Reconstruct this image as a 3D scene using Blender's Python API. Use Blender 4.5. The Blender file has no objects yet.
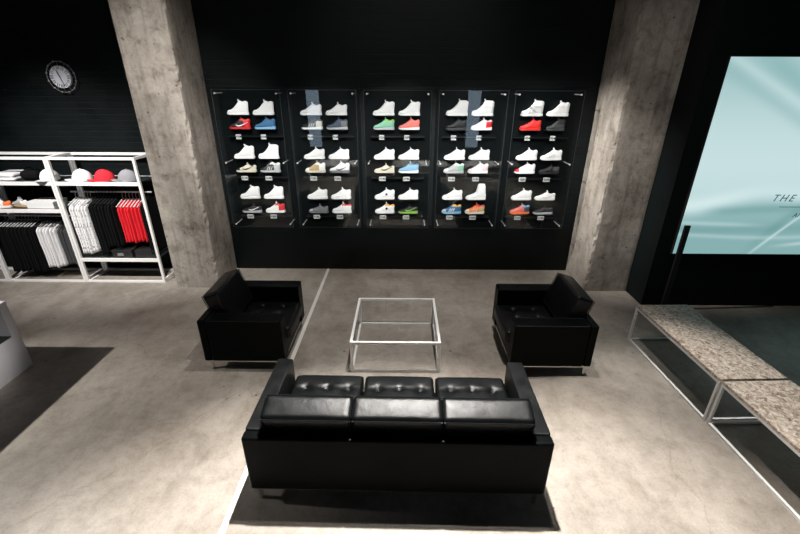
import bpy, bmesh, math, random
from mathutils import Vector, Matrix, Euler
random.seed(7)
D = bpy.data
C = bpy.context.scene.collection
PI = math.pi

# ------------------------------------------------------------------ materials
def new_mat(name):
    m = D.materials.new(name); m.use_nodes = True
    nt = m.node_tree
    return m, nt, nt.nodes['Principled BSDF']

def mat(name, col, rough=.5, metal=0., spec=.5, bump=0., bscale=80., emit=0., sheen=0.):
    m, nt, p = new_mat(name)
    p.inputs['Base Color'].default_value = (*col, 1)
    p.inputs['Roughness'].default_value = rough
    p.inputs['Metallic'].default_value = metal
    p.inputs['Specular IOR Level'].default_value = spec
    if sheen: p.inputs['Sheen Weight'].default_value = sheen
    if emit:
        p.inputs['Emission Color'].default_value = (*col, 1)
        p.inputs['Emission Strength'].default_value = emit
    if bump:
        tc = nt.nodes.new('ShaderNodeTexCoord'); n = nt.nodes.new('ShaderNodeTexNoise')
        n.inputs['Scale'].default_value = bscale; n.inputs['Detail'].default_value = 4
        b = nt.nodes.new('ShaderNodeBump'); b.inputs['Strength'].default_value = bump; b.inputs['Distance'].default_value = .01
        nt.links.new(tc.outputs['Object'], n.inputs['Vector']); nt.links.new(n.outputs['Fac'], b.inputs['Height'])
        nt.links.new(b.outputs['Normal'], p.inputs['Normal'])
    return m

class N:                                     # tiny node helper
    def __init__(s, nt): s.nt = nt
    def __call__(s, t, **kw):
        n = s.nt.nodes.new('ShaderNode' + t)
        for k, v in kw.items():
            if hasattr(n, k): setattr(n, k, v)
            else: n.inputs[k.replace('_', ' ')].default_value = v
        return n
    def l(s, a, b): s.nt.links.new(a, b)
    def noise(s, vec, scale, detail=4, rough=.5, dist=0.):
        n = s('TexNoise', Scale=scale, Detail=detail, Roughness=rough, Distortion=dist); s.l(vec, n.inputs['Vector']); return n.outputs['Fac']
    def ramp(s, fac, stops):
        r = s('ValToRGB'); e = r.color_ramp.elements
        while len(e) < len(stops): e.new(.5)
        for el, (p, c) in zip(e, stops): el.position = p; el.color = (*c, 1) if len(c) == 3 else c
        s.l(fac, r.inputs['Fac']); return r.outputs['Color']
    def mix(s, fac, a, b, mode='MIX'):
        m = s('Mix'); m.data_type = 'RGBA'; m.blend_type = mode
        for sock, v in ((m.inputs['Factor'], fac), (m.inputs['A'], a), (m.inputs['B'], b)): pass
        ins = {'f': m.inputs[0], 'a': m.inputs[6], 'b': m.inputs[7]}
        for k, v in (('f', fac), ('a', a), ('b', b)):
            if isinstance(v, (int, float)): ins[k].default_value = v
            elif isinstance(v, tuple): ins[k].default_value = (*v, 1)
            else: s.l(v, ins[k])
        return m.outputs[2]

def floor_mat():
    m, nt, p = new_mat('polished concrete'); n = N(nt)
    tc = n('TexCoord'); v = tc.outputs['Object']
    big = n.ramp(n.noise(v, .55, 5, .6, .6), [(.3, (.25, .216, .182)), (.5, (.335, .30, .262)), (.72, (.42, .388, .348))])
    mid = n.ramp(n.noise(v, 3.2, 8, .65, .4), [(.32, (.74, .73, .71)), (.52, (1, 1, 1)), (.75, (1.08, 1.07, 1.06))])
    c = n.mix(1., big, mid, 'MULTIPLY')
    mp = n('Mapping'); mp.inputs['Scale'].default_value = (1, .35, 1); mp.inputs['Rotation'].default_value = (0, 0, .5); n.l(v, mp.inputs['Vector'])
    sw = n.ramp(n.noise(mp.outputs['Vector'], 2.1, 6, .7, 1.5), [(.36, (.8, .79, .77)), (.55, (1, 1, 1))])
    c = n.mix(.6, c, sw, 'MULTIPLY')
    fine = n.ramp(n.noise(v, 60, 3, .6), [(.3, (.84, .83, .82)), (.6, (1, 1, 1))])
    md = n.ramp(n.noise(v, 13, 8, .75, .3), [(.34, (.78, .76, .73)), (.52, (1, 1, 1)), (.7, (1.1, 1.1, 1.1))]); c = n.mix(.75, c, md, 'MULTIPLY')
    c = n.mix(.8, c, fine, 'MULTIPLY')
    # small dark chips
    vo = n('TexVoronoi', Scale=2.3); n.l(v, vo.inputs['Vector'])
    sp = n.ramp(vo.outputs['Distance'], [(.022, (.16, .15, .14)), (.04, (1, 1, 1))])
    c = n.mix(.85, c, sp, 'MULTIPLY')
    vo2 = n('TexVoronoi', Scale=9.); n.l(v, vo2.inputs['Vector'])
    gate = n.ramp(n.noise(v, 1.1, 2), [(.56, (0, 0, 0)), (.62, (1, 1, 1))])
    sp2 = n.ramp(vo2.outputs['Distance'], [(.05, (.35, .33, .31)), (.12, (1, 1, 1))])
    c = n.mix(gate, c, n.mix(1., c, sp2, 'MULTIPLY'))
    # hairline cracks
    vc = n('TexVoronoi', Scale=.42); vc.feature = 'DISTANCE_TO_EDGE'
    wob = n('VectorMath'); wob.operation = 'ADD'
    nz = n('TexNoise', Scale=2.2, Detail=5.); n.l(v, nz.inputs['Vector'])
    sc = n('VectorMath'); sc.operation = 'SCALE'; sc.inputs['Scale'].default_value = .45
    n.l(nz.outputs['Color'], sc.inputs[0]); n.l(v, wob.inputs[0]); n.l(sc.outputs[0], wob.inputs[1]); n.l(wob.outputs[0], vc.inputs['Vector'])
    cr = n.ramp(vc.outputs['Distance'], [(.0, (.66, .63, .6)), (.004, (1, 1, 1))])
    c = n.mix(.5, c, cr, 'MULTIPLY')
    n.l(c, p.inputs['Base Color'])
    ro = n.ramp(n.noise(v, 1.7, 5), [(.3, (.36,) * 3), (.7, (.56,) * 3)])
    n.l(ro, p.inputs['Roughness']); p.inputs['Specular IOR Level'].default_value = .4
    b = n('Bump', Strength=.12, Distance=.01); n.l(n.noise(v, 14, 6), b.inputs['Height']); n.l(b.outputs['Normal'], p.inputs['Normal'])
    return m

def column_mat(name, tint):
    m, nt, p = new_mat(name); n = N(nt)
    v = n('TexCoord').outputs['Object']
    t = lambda c: tuple(a * b for a, b in zip(c, tint))
    base = n.ramp(n.noise(v, 1.6, 6, .6, .4), [(.28, t((.26, .233, .203))), (.5, t((.39, .352, .31))), (.72, t((.51, .468, .42)))])
    mp = n('Mapping'); mp.inputs['Scale'].default_value = (5, 5, .5); n.l(v, mp.inputs['Vector'])
    st = n.ramp(n.noise(mp.outputs['Vector'], 2.4, 6, .6), [(.3, (.66, .65, .63)), (.5, (1, 1, 1)), (.8, (1.1, 1.1, 1.08))])
    c = n.mix(1., base, st, 'MULTIPLY')
    bl = n.ramp(n.noise(v, 5.5, 8, .7, .3), [(.36, (.62, .6, .57)), (.5, (1, 1, 1)), (.7, (1.12, 1.12, 1.12))]); c = n.mix(.9, c, bl, 'MULTIPLY')
    rs = n.ramp(n.noise(v, 11, 8, .75), [(.30, (.35, .33, .31)), (.38, (1, 1, 1))]); c = n.mix(.9, c, rs, 'MULTIPLY')
    f = n.ramp(n.noise(v, 30, 4, .6), [(.3, (.8, .8, .8)), (.55, (1, 1, 1))])
    c = n.mix(.8, c, f, 'MULTIPLY')
    vo = n('TexVoronoi', Scale=6.5); n.l(v, vo.inputs['Vector'])
    pit = n.ramp(vo.outputs['Distance'], [(.05, (.25, .24, .22)), (.11, (1, 1, 1))])
    c = n.mix(.8, c, pit, 'MULTIPLY')
    # formwork joints every 1.2 m
    sx = n('SeparateXYZ'); n.l(v, sx.inputs[0])
    a = n('Math'); a.operation = 'ADD'; a.inputs[1].default_value = .28; n.l(sx.outputs['Z'], a.inputs[0])
    mo = n('Math'); mo.operation = 'MODULO'; mo.inputs[1].default_value = 2.4; n.l(a.outputs[0], mo.inputs[0])
    j = n.ramp(mo.outputs[0], [(.0, (.5, .48, .45)), (.006, (1, 1, 1))])
    c = n.mix(.8, c, j, 'MULTIPLY')
    n.l(c, p.inputs['Base Color']); p.inputs['Roughness'].default_value = .85
    p.inputs['Specular IOR Level'].default_value = .25
    b = n('Bump', Strength=.5, Distance=.015); n.l(n.noise(v, 16, 8, .65), b.inputs['Height']); n.l(b.outputs['Normal'], p.inputs['Normal'])
    return m

def brick_black():
    m, nt, p = new_mat('black painted brick'); n = N(nt)
    v = n('TexCoord').outputs['Object']
    mp = n('Mapping'); mp.inputs['Rotation'].default_value = (PI / 2, 0, 0); n.l(v, mp.inputs['Vector'])
    br = n('TexBrick', Scale=1.); br.inputs['Mortar Size'].default_value = .006; br.inputs['Brick Width'].default_value = .24; br.inputs['Row Height'].default_value = .08
    br.inputs['Mortar Smooth'].default_value = .6
    n.l(mp.outputs['Vector'], br.inputs['Vector'])
    p.inputs['Base Color'].default_value = (.0030, .0052, .0056, 1); p.inputs['Specular IOR Level'].default_value = .2
    ro = n.ramp(n.noise(v, 3, 5), [(.3, (.42,) * 3), (.7, (.66,) * 3)]); n.l(ro, p.inputs['Roughness'])
    inv = n('Invert'); n.l(br.outputs['Fac'], inv.inputs['Color'])
    h = n.mix(.35, inv.outputs[0], n.noise(v, 35, 5)); b = n('Bump', Strength=.55, Distance=.008)
    n.l(h, b.inputs['Height']); n.l(b.outputs['Normal'], p.inputs['Normal'])
    return m

def leather_mat(name='black leather', sp=.24):
    m, nt, p = new_mat(name); n = N(nt)
    v = n('TexCoord').outputs['Object']
    p.inputs['Base Color'].default_value = (.0020, .0027, .0029, 1); p.inputs['Specular IOR Level'].default_value = sp
    ro = n.ramp(n.noise(v, 9, 5), [(.3, (.30,) * 3), (.7, (.44,) * 3)]); n.l(ro, p.inputs['Roughness'])
    a = n.noise(v, 7, 4, .6, .4); vo = n('TexVoronoi', Scale=260.); n.l(v, vo.inputs['Vector'])
    h = n.mix(.12, a, vo.outputs['Distance'])
    b = n('Bump', Strength=.35, Distance=.012); n.l(h, b.inputs['Height']); n.l(b.outputs['Normal'], p.inputs['Normal'])
    return m

def seat_top_mat():
    m, nt, p = new_mat('speckled brown bench top'); n = N(nt)
    v = n('TexCoord').outputs['Object']
    vo = n('TexVoronoi', Scale=42.); vo.inputs['Randomness'].default_value = 1
    w = n('VectorMath'); w.operation = 'ADD'; nz = n('TexNoise', Scale=9., Detail=4.); n.l(v, nz.inputs['Vector'])
    s = n('VectorMath'); s.operation = 'SCALE'; s.inputs['Scale'].default_value = .18; n.l(nz.outputs['Color'], s.inputs[0])
    n.l(v, w.inputs[0]); n.l(s.outputs[0], w.inputs[1]); n.l(w.outputs[0], vo.inputs['Vector'])
    sp = n('SeparateColor'); n.l(vo.outputs['Color'], sp.inputs[0])
    c = n.ramp(sp.outputs[0], [(.0, (.20, .14, .10)), (.2, (.40, .32, .255)), (.55, (.55, .47, .39)), (.85, (.68, .60, .52)), (1, (.30, .23, .18))])
    f = n.ramp(n.noise(v, 38, 5, .7), [(.34, (.42, .38, .35)), (.54, (1, 1, 1))])
    c = n.mix(.8, c, f, 'MULTIPLY')
    n.l(c, p.inputs['Base Color']); p.inputs['Roughness'].default_value = .6
    return m

def glass_mat(name, tint=(.97, .985, .985), base=.035, k=.9):
    m = D.materials.new(name); m.use_nodes = True; nt = m.node_tree; nt.nodes.clear(); n = N(nt)
    o = n('OutputMaterial'); tr = n('BsdfTransparent'); tr.inputs['Color'].default_value = (*tint, 1)
    gl = n('BsdfGlossy'); gl.inputs['Roughness'].default_value = .015
    lw = n('LayerWeight'); lw.inputs['Blend'].default_value = .5
    pw = n('Math'); pw.operation = 'POWER'; pw.inputs[1].default_value = 5.; n.l(lw.outputs['Facing'], pw.inputs[0])
    ma = n('Math'); ma.operation = 'MULTIPLY_ADD'; ma.inputs[1].default_value = k; ma.inputs[2].default_value = base; n.l(pw.outputs[0], ma.inputs[0])
    mx = n('MixShader'); n.l(ma.outputs[0], mx.inputs[0]); n.l(tr.outputs[0], mx.inputs[1]); n.l(gl.outputs[0], mx.inputs[2])
    n.l(mx.outputs[0], o.inputs['Surface'])
    return m

def emit_mat(name, col, s):
    m = D.materials.new(name); m.use_nodes = True; nt = m.node_tree; nt.nodes.clear(); n = N(nt)
    o = n('OutputMaterial'); e = n('Emission'); e.inputs['Color'].default_value = (*col, 1); e.inputs['Strength'].default_value = s
    n.l(e.outputs[0], o.inputs['Surface']); return m

def print_cloth():
    m, nt, p = new_mat('white cloth with dark print'); n = N(nt)
    v = n('TexCoord').outputs['Object']
    mp = n('Mapping'); mp.inputs['Scale'].default_value = (1, 1.3, 1); n.l(v, mp.inputs['Vector'])
    c = n.ramp(n.noise(mp.outputs['Vector'], 34, 3, .7), [(.37, (.12, .12, .13)), (.41, (.86, .85, .85))])
    n.l(c, p.inputs['Base Color']); p.inputs['Roughness'].default_value = .9
    return m

M = dict(
    floor=floor_mat(), colL=column_mat('raw concrete', (1, 1, 1)),
    brick=brick_black(), black_wall=mat('matt black wall', (.0045, .0075, .008), .6, spec=.15, bump=.15, bscale=6),
    leather=leather_mat(), hide=leather_mat('matt black leather', .04), seam=mat('leather piping', (.005, .006, .0065), .4, spec=.25),
    chrome=mat('brushed chrome', (.62, .61, .59), .22, 1.), white_metal=mat('white coated metal', (.93, .92, .91), .4),
    rack_metal=mat('warm white metal', (.86, .85, .83), .45), bench_metal=mat('pale grey metal', (.70, .70, .69), .35),
    bench=seat_top_mat(), glass=glass_mat('clear acrylic'), table_glass=glass_mat('anti-glare glass', base=.006, k=.3, tint=(1, 1, 1)), edge=mat('frosted acrylic edge', (.03, .036, .038), .3),
    panel=mat('gloss black panel', (.003, .0045, .005), .3, spec=.2, bump=.05, bscale=5), steel=mat('polished steel', (.85, .85, .85), .3, .6),
    ledge=mat('black acrylic ledge', (.008, .009, .010), .3), card=mat('white card', (.6, .6, .59), .6),
    ink=mat('black ink', (.02, .02, .02), .6), rubber=mat('black rubber', (.012, .012, .013), .5),
    white=mat('white shoe leather', (.86, .84, .84), .5, bump=.2, bscale=40), cream=mat('cream shoe leather', (.70, .64, .52), .5),
    black=mat('black shoe suede', (.014, .014, .016), .6), grey=mat('grey mesh', (.17, .17, .18), .7), lightgrey=mat('light grey suede', (.45, .45, .46), .7),
    dkgrey=mat('charcoal knit', (.05, .05, .055), .7), red=mat('red leather', (.62, .02, .025), .45), brightred=mat('bright red knit', (.80, .035, .03), .5),
    blue=mat('mid blue suede', (.035, .13, .27), .6), navy=mat('slate navy mesh', (.05, .07, .11), .6), lightblue=mat('light blue suede', (.22, .42, .60), .6),
    mint=mat('mint green mesh', (.22, .50, .34), .6), coral=mat('coral red suede', (.80, .18, .15), .6), tan=mat('tan gold suede', (.52, .36, .17), .6),
    orange=mat('orange mesh', (.85, .20, .05), .55), yellow=mat('amber yellow', (.80, .42, .06), .55), pink=mat('pale pink leather', (.82, .60, .62), .55),
    green=mat('acid green', (.25, .5, .06), .5), lining=mat('dark shoe lining', (.05, .05, .052), .9), whitelining=mat('pale shoe lining', (.5, .49, .49), .9),
    sole=mat('white rubber sole', (.84, .83, .81), .5), lace=mat('white lace', (.85, .85, .84), .8),
    cloth_w=print_cloth(), cloth_w2=mat('white cotton', (.82, .81, .81), .9, bump=.3, bscale=18),
    cloth_k=mat('black cotton', (.005, .0055, .006), .9, spec=.1, bump=.3, bscale=18), cloth_r=mat('red cotton', (.72, .008, .02), .85, bump=.3, bscale=18),
    cloth_g=mat('charcoal cotton', (.055, .055, .06), .9), plastic=mat('white plastic hanger', (.7, .7, .7), .5), kplastic=mat('black plastic', (.02, .02, .02), .4),
    cap_w=mat('white twill', (.75, .74, .75), .9, bump=.2), cap_r=mat('red twill', (.66, .015, .03), .9, bump=.2), cap_g=mat('grey twill', (.26, .26, .28), .9, bump=.2),
    table=mat('white lacquered board', (.74, .73, .78), .5), dark=mat('dark niche board', (.02, .026, .028), .4),
    box_w=mat('white cardboard', (.78, .78, .76), .6), clockwhite=mat('white dial', (.78, .80, .86), .5), clockgrey=mat('grey wire', (.30, .31, .32), .4, .5),
    sky=emit_mat('daylight in window', (.62, .80, 1.), 2.6), strip=mat('white floor strip', (.74, .72, .69), .4),  # pane glow is added for the pale bands mirrored in the cases
    ceil=mat('dark ceiling', (.008, .009, .010), .9),
)

# ------------------------------------------------------------------ mesh helpers
def mesh_obj(name, bm, m, parent=None, smooth=False, loc=(0, 0, 0), rot=(0, 0, 0)):
    me = D.meshes.new(name); bm.normal_update(); bm.to_mesh(me); bm.free()
    for x in (m if isinstance(m, (list, tuple)) else [m]): me.materials.append(x)
    if smooth:
        for p in me.polygons: p.use_smooth = True
    o = D.objects.new(name, me); C.objects.link(o); o.location = loc; o.rotation_euler = rot
    if parent: o.parent = parent
    return o

def use_mesh(name, me, parent=None, loc=(0, 0, 0), rot=(0, 0, 0)):
    o = D.objects.new(name, me); C.objects.link(o); o.location = loc; o.rotation_euler = rot
    if parent: o.parent = parent
    return o

def box(bm, x0, x1, y0, y1, z0, z1, bev=0., seg=2, mi=0):
    r = bmesh.ops.create_cube(bm, size=1.)
    vs = r['verts']
    for v in vs:
        v.co = Vector(((x0 + x1) / 2 + v.co.x * (x1 - x0), (y0 + y1) / 2 + v.co.y * (y1 - y0), (z0 + z1) / 2 + v.co.z * (z1 - z0)))
    if bev:
        es = list({e for v in vs for e in v.link_edges})
        bmesh.ops.bevel(bm, geom=es, offset=bev, segments=seg, affect='EDGES', profile=.5)
    if mi:
        for f in bm.faces:
            if f.material_index == 0 and all(v in vs for v in f.verts): f.material_index = mi
    return bm

def B(*a, **k): return box(bmesh.new(), *a, **k)

def rod(bm, a, b, r, n=10, r2=None):
    a, b = Vector(a), Vector(b); d = b - a
    mtx = Matrix.Translation((a + b) / 2) @ d.to_track_quat('Z', 'Y').to_matrix().to_4x4()
    bmesh.ops.create_cone(bm, cap_ends=True, segments=n, radius1=r, radius2=r if r2 is None else r2, depth=d.length, matrix=mtx)
    return bm

def loft(rings, close=True, cap=True):
    bm = bmesh.new(); R = [[bm.verts.new(p) for p in r] for r in rings]
    for a, b in zip(R, R[1:]):
        k = len(a)
        for i in range(k if close else k - 1): bm.faces.new((a[i], a[(i + 1) % k], b[(i + 1) % k], b[i]))
    if cap: bm.faces.new(R[0][::-1]); bm.faces.new(R[-1])
    bmesh.ops.recalc_face_normals(bm, faces=bm.faces)
    return bm

def tag(o, label, cat, group=None, kind=None):
    o['label'] = label; o['category'] = cat
    if group: o['group'] = group
    if kind: o['kind'] = kind
    return o

def root(name, loc, label, cat, group=None, rz=0.):
    o = D.objects.new(name, None); C.objects.link(o); o.location = loc; o.rotation_euler = (0, 0, rz); o.empty_display_size = .1
    return tag(o, label, cat, group)

def struct(name, bm, m, **k):
    o = mesh_obj(name, bm, m, **k); o['kind'] = 'structure'; return o

def cushion(sx, sy, sz, r, puff, tufts=(), n=22, sag=0., tr=.03, td=.035, seams=()):
    """soft upholstered block, half sizes sx sy sz, round edges, pulled-in tufts on its top"""
    bm = bmesh.new(); bmesh.ops.create_cube(bm, size=2.)
    bmesh.ops.subdivide_edges(bm, edges=bm.edges[:], cuts=n, use_grid_fill=True)
    S = Vector((sx, sy, sz))
    for v in bm.verts:
        c = Vector([math.sin(t * PI / 2) for t in v.co])
        p = Vector((c.x * sx, c.y * sy, c.z * sz))
        q = Vector([max(-(s - r), min(s - r, t)) for s, t in zip(S, p)])
        d = p - q
        if d.length > 1e-6: p = q + d.normalized() * r
        a, b = p.x / sx, p.y / sy
        p.z += (1 if p.z > 0 else -1) * puff * max(0, 1 - a * a) * max(0, 1 - b * b) * abs(c.z)
        p.y += (1 if p.y > 0 else -1) * puff * .6 * max(0, 1 - a * a) * max(0, 1 - (p.z / (sz + puff)) ** 2) * (abs(p.y) / sy) ** 4
        if p.z > 0:
            for (tx, ty) in tufts:
                dd = (p.x - tx) ** 2 + (p.y - ty) ** 2
                p.z -= td * math.exp(-dd / (2 * tr * tr)) + td * .35 * math.exp(-dd / (2 * (tr * 2.2) ** 2))
            for ty in seams:
                p.z -= td * .33 * math.exp(-((p.y - ty) / .012) ** 2) * max(0, 1 - a ** 8)
        v.co = p
    return bm

# ------------------------------------------------------------------ room
W = 6.4
struct('floor', B(-9, 9, -5.2, 6.6, -.2, 0), M['floor'])
struct('ceiling', B(-9, 9, -5.2, 6.6, 7.8, 8.), M['ceil'])
struct('wall_back', B(-9, 3.46, W, W + .2, 0, 7.8), M['brick'])
struct('wall_right_front', B(3.455, 9, 5.2, W + .2, 0, 7.8), M['black_wall'])
struct('wall_left', B(-9.2, -9, -5.2, 6.6, 0, 7.8), M['black_wall'])
struct('wall_right', B(9, 9.2, -5.2, 6.6, 0, 7.8), M['black_wall'])
bw = bmesh.new()
box(bw, -9, -3.85, -5.2, -5, 0, 7.8); box(bw, -3.25, 2.5, -5.2, -5, 0, 7.8); box(bw, 3.1, 9, -5.2, -5, 0, 7.8)
for x in (-3.85, 2.5): box(bw, x, x + .6, -5.2, -5, 0, .5); box(bw, x, x + .6, -5.2, -5, 4.4, 7.8)
struct('wall_front', bw, M['black_wall'])
for i, x in enumerate((-3.85, 2.5)):  # glowing panes added behind the camera only to be mirrored in the case fronts
    f = bmesh.new()
    box(f, x, x + .04, -5.1, -5.02, .5, 4.4); box(f, x + .56, x + .6, -5.1, -5.02, .5, 4.4); box(f, x, x + .6, -5.1, -5.02, .5, .54); box(f, x, x + .6, -5.1, -5.02, 4.36, 4.4)
    w = struct('window_%d' % (i + 1), f, M['black_wall'])
    mesh_obj('window_pane', B(x + .03, x + .57, -5.12, -5.1, .52, 4.38), M['sky'], w)

def concrete_column(name, x0, x1, y0, y1, seed, worn):
    random.seed(seed); H = 7.8
    nx, nz = 16, 340
    per = []                                                       # the outline, walked round
    for i in range(nx): per.append((x0 + (x1 - x0) * i / nx, y0))
    for i in range(nx): per.append((x1, y0 + (y1 - y0) * i / nx))
    for i in range(nx): per.append((x1 - (x1 - x0) * i / nx, y1))
    for i in range(nx): per.append((x0, y1 - (y1 - y0) * i / nx))
    cx, cy = (x0 + x1) / 2, (y0 + y1) / 2
    from mathutils import noise
    rings = []
    for k in range(nz + 1):
        z = H * k / nz; ring = []
        for i, (x, y) in enumerate(per):
            corner = i % nx == 0
            near = i % nx in (1, nx - 1)
            a = noise.noise(Vector((x * 2, y * 2, z * 1.3 + seed))) * .006
            if corner and i // nx != worn: a += .006
            if corner and i // nx == worn: a += .008 + max(0, noise.noise(Vector((x * 9, y * 9, z * 11 + seed * 3))) + .08) * .045
            d = Vector((cx - x, cy - y, 0)).normalized()
            ring.append((x + d.x * a, y + d.y * a, z))
        rings.append(ring)
    struct(name, loft(rings), M['colL'])
concrete_column('column_left', -3.49, -2.83, 5.655, W, 3, 1)
concrete_column('column_right', 2.80, 3.45, 5.625, W, 11, 0)

struct('trim_1', B(-1.283, -1.238, -2., W, 0, .003), M['strip'])
struct('baseboard_back', B(-2.82, 2.79, W - .012, W, 0, .808, bev=.003), M['panel'])

# ------------------------------------------------------------------ sofa and armchairs
def seat_unit(name, n, width, depth, loc, rz, label, cat, labels=None, group=None):
    """Square-armed leather seat; local +Y is the way it faces."""
    r = root(name, loc, label, cat, group, rz)
    hw, hd, at, top = width / 2, depth / 2, (.135 if n > 1 else .175), .645
    fr = bmesh.new()
    for a in ((-hw + .03, hw - .03, -hd + .02, -hd + .05), (-hw + .03, hw - .03, hd - .05, hd - .02)): box(fr, *a, .118, .138)
    for a in ((-hw + .02, -hw + .05, -hd + .02, hd - .02), (hw - .05, hw - .02, -hd + .02, hd - .02)): box(fr, *a, .118, .138)
    mesh_obj('base_frame', fr, M['chrome'], r)
    for sx in (-1, 1):
        for sy in (-1, 1):
            mesh_obj('leg', B(sx * (hw - .055) - .014, sx * (hw - .055) + .014, sy * (hd - .045) - .014, sy * (hd - .045) + .014, 0, .12, bev=.002), M['chrome'], r)
    mesh_obj('seat_deck', B(-hw + at, hw - at, -hd + .1, hd - .02, .138, .30, bev=.01), M['hide'], r)
    mesh_obj('back_panel', B(-hw, hw, -hd, -hd + .085, .138, top, bev=.018, seg=4), M['hide'], r, smooth=False)
    for s in (-1, 1):
        x0, x1 = sorted((s * hw, s * (hw - at)))
        a = mesh_obj('armrest', B(x0, x1, -hd + .0855, hd, .138, top, bev=.016, seg=4), M['leather'] if n > 1 else M['hide'], r)
        pg = bmesh.new()
        for x in (x0 + .006, x1 - .006): rod(pg, (x, -hd + .10, top - .004), (x, hd - .02, top - .004), .0045, 6)
        mesh_obj('piping', pg, M['seam'], a)
    inner = width - 2 * at; cw = inner / n
    seat_me = btn_me = back_me = pip_me = None
    tx = [-cw * .29, 0, cw * .29] if n > 1 else [-cw * .3, 0, cw * .3]
    depth_c = depth - .10 + .03
    ty = [depth_c / 2 - .19, depth_c / 2 - .43, depth_c / 2 - .66]
    tf = [(x, y) for x in tx for y in ty]
    for i in range(n):
        cx = -inner / 2 + cw * (i + .5)
        loc_s = (cx, -hd + .10 + depth_c / 2, .375)
        if seat_me is None:
            s = mesh_obj('seat_cushion', cushion(cw / 2 - .007, depth_c / 2, .075, .035, .022, tf, n=44, tr=.022, td=.03, seams=ty), M['leather'], r, True, loc_s); seat_me = s.data
        else: s = use_mesh('seat_cushion', seat_me, r, loc_s)
        for (x, y) in tf:
            if btn_me is None:
                b = bmesh.new(); bmesh.ops.create_uvsphere(b, u_segments=12, v_segments=8, radius=.011)
                for v in b.verts: v.co.z *= .55
                bo = mesh_obj('button', b, M['seam'], s, True, (x, y, .064)); btn_me = bo.data
            else: use_mesh('button', btn_me, s, (x, y, .064))
        # back cushion leans against the back panel
        loc_b = (cx, -hd + (.19 if n > 1 else .165), .632 if n > 1 else .672); rot_b = (math.radians(18), 0, 0)
        wide = .018 if n > 1 else .0
        if back_me is None:
            b = mesh_obj('back_cushion', cushion(cw / 2 + (.004 if n > 1 else -.004), .098, .205, .036, .006, n=26), M['leather'], r, True, loc_b, rot_b); back_me = b.data
        else: b = use_mesh('back_cushion', back_me, r, loc_b, rot_b)
        if pip_me is None:
            p = bmesh.new(); x = cw / 2 - .012
            for yy in (-.096, .096):
                pts = [(-x, yy, -.19), (-x, yy, .19), (x, yy, .19), (x, yy, -.19)]
                for q in range(4): rod(p, pts[q], pts[(q + 1) % 4], .0045, 6)
            po = mesh_obj('piping', p, M['seam'], b); pip_me = po.data
        else: use_mesh('piping', pip_me, b)
        if n > 1:
            tf2 = None
    return r

seat_unit('sofa', 3, 2.18, .92, (-.022, 2.545, 0), math.radians(-.7),
          'black leather three seat sofa with tufted seats, seen from behind', 'sofa')
seat_unit('armchair', 1, .975, .875, (-1.70, 4.118, 0), math.radians(-90),
          'black leather armchair by the left concrete column, standing beside the white floor line', 'armchair', group='black leather armchairs')
seat_unit('armchair', 1, .985, .865, (1.598, 4.070, 0), math.radians(90),
          'black leather armchair by the right concrete column, on the bench side of the coffee table', 'armchair', group='black leather armchairs')

# ------------------------------------------------------------------ coffee table
def tube_frame(bm, x0, x1, y0, y1, z, t):
    box(bm, x0, x1, y0, y0 + t, z, z + t); box(bm, x0, x1, y1 - t, y1, z, z + t)
    box(bm, x0, x0 + t, y0 + t, y1 - t, z, z + t); box(bm, x1 - t, x1, y0 + t, y1 - t, z, z + t)
    return bm
t = root('coffee_table', (-.066, 4.14, 0), 'square white metal frame coffee table with clear top between the two armchairs', 'coffee table')
a, h, k = .487, .387, .028
mesh_obj('top_frame', tube_frame(bmesh.new(), -a, a, -a - .01, a + .01, h - k, k), M['white_metal'], t)
mesh_obj('base_frame', tube_frame(bmesh.new(), -a, a, -a - .01, a + .01, 0, k * .8), M['white_metal'], t)
for sx in (-1, 1):
    for sy in (-1, 1):
        x, y = sx * (a - k / 2), sy * (a + .01 - k / 2)
        mesh_obj('leg', B(x - k / 2, x + k / 2, y - k / 2, y + k / 2, k * .8, h - k), M['white_metal'], t)
mesh_obj('glass_top', B(-a + k, a - k, -a - .01 + k, a + .01 - k, h - .010, h - .004), M['table_glass'], t)

# ------------------------------------------------------------------ benches
def bench(y0, y1, x0, x1, label, sk=0.):
    r = root('bench', ((x0 + x1) / 2, (y0 + y1) / 2, 0), label, 'bench', 'speckled benches', sk)
    hx, hy, t, H = (x1 - x0) / 2, (y1 - y0) / 2, .024, .485
    mesh_obj('seat_top', B(-hx, hx, -hy + .004, hy - .004, H - .022, H + .008, bev=.004), M['bench'], r)
    mesh_obj('top_frame', tube_frame(bmesh.new(), -hx, hx, -hy, hy, H - .022 - t, t), M['bench_metal'], r)
    mesh_obj('base_frame', tube_frame(bmesh.new(), -hx, hx, -hy, hy, 0, t), M['bench_metal'], r)
    for sx in (-1, 1):
        for sy in (-1, 1):
            x, y = sx * (hx - t / 2), sy * (hy - t / 2)
            mesh_obj('leg', B(x - t / 2, x + t / 2, y - t / 2, y + t / 2, t, H - .022 - t), M['bench_metal'], r)
bench(2.968, 4.325, 2.843, 3.463, 'brown speckled bench with grey metal frame, the one nearer the black wall', math.radians(1.9))
bench(1.59, 2.948, 2.893, 3.513, 'brown speckled bench with grey metal frame, the one cut off by the picture edge', math.radians(1.9))

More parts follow.
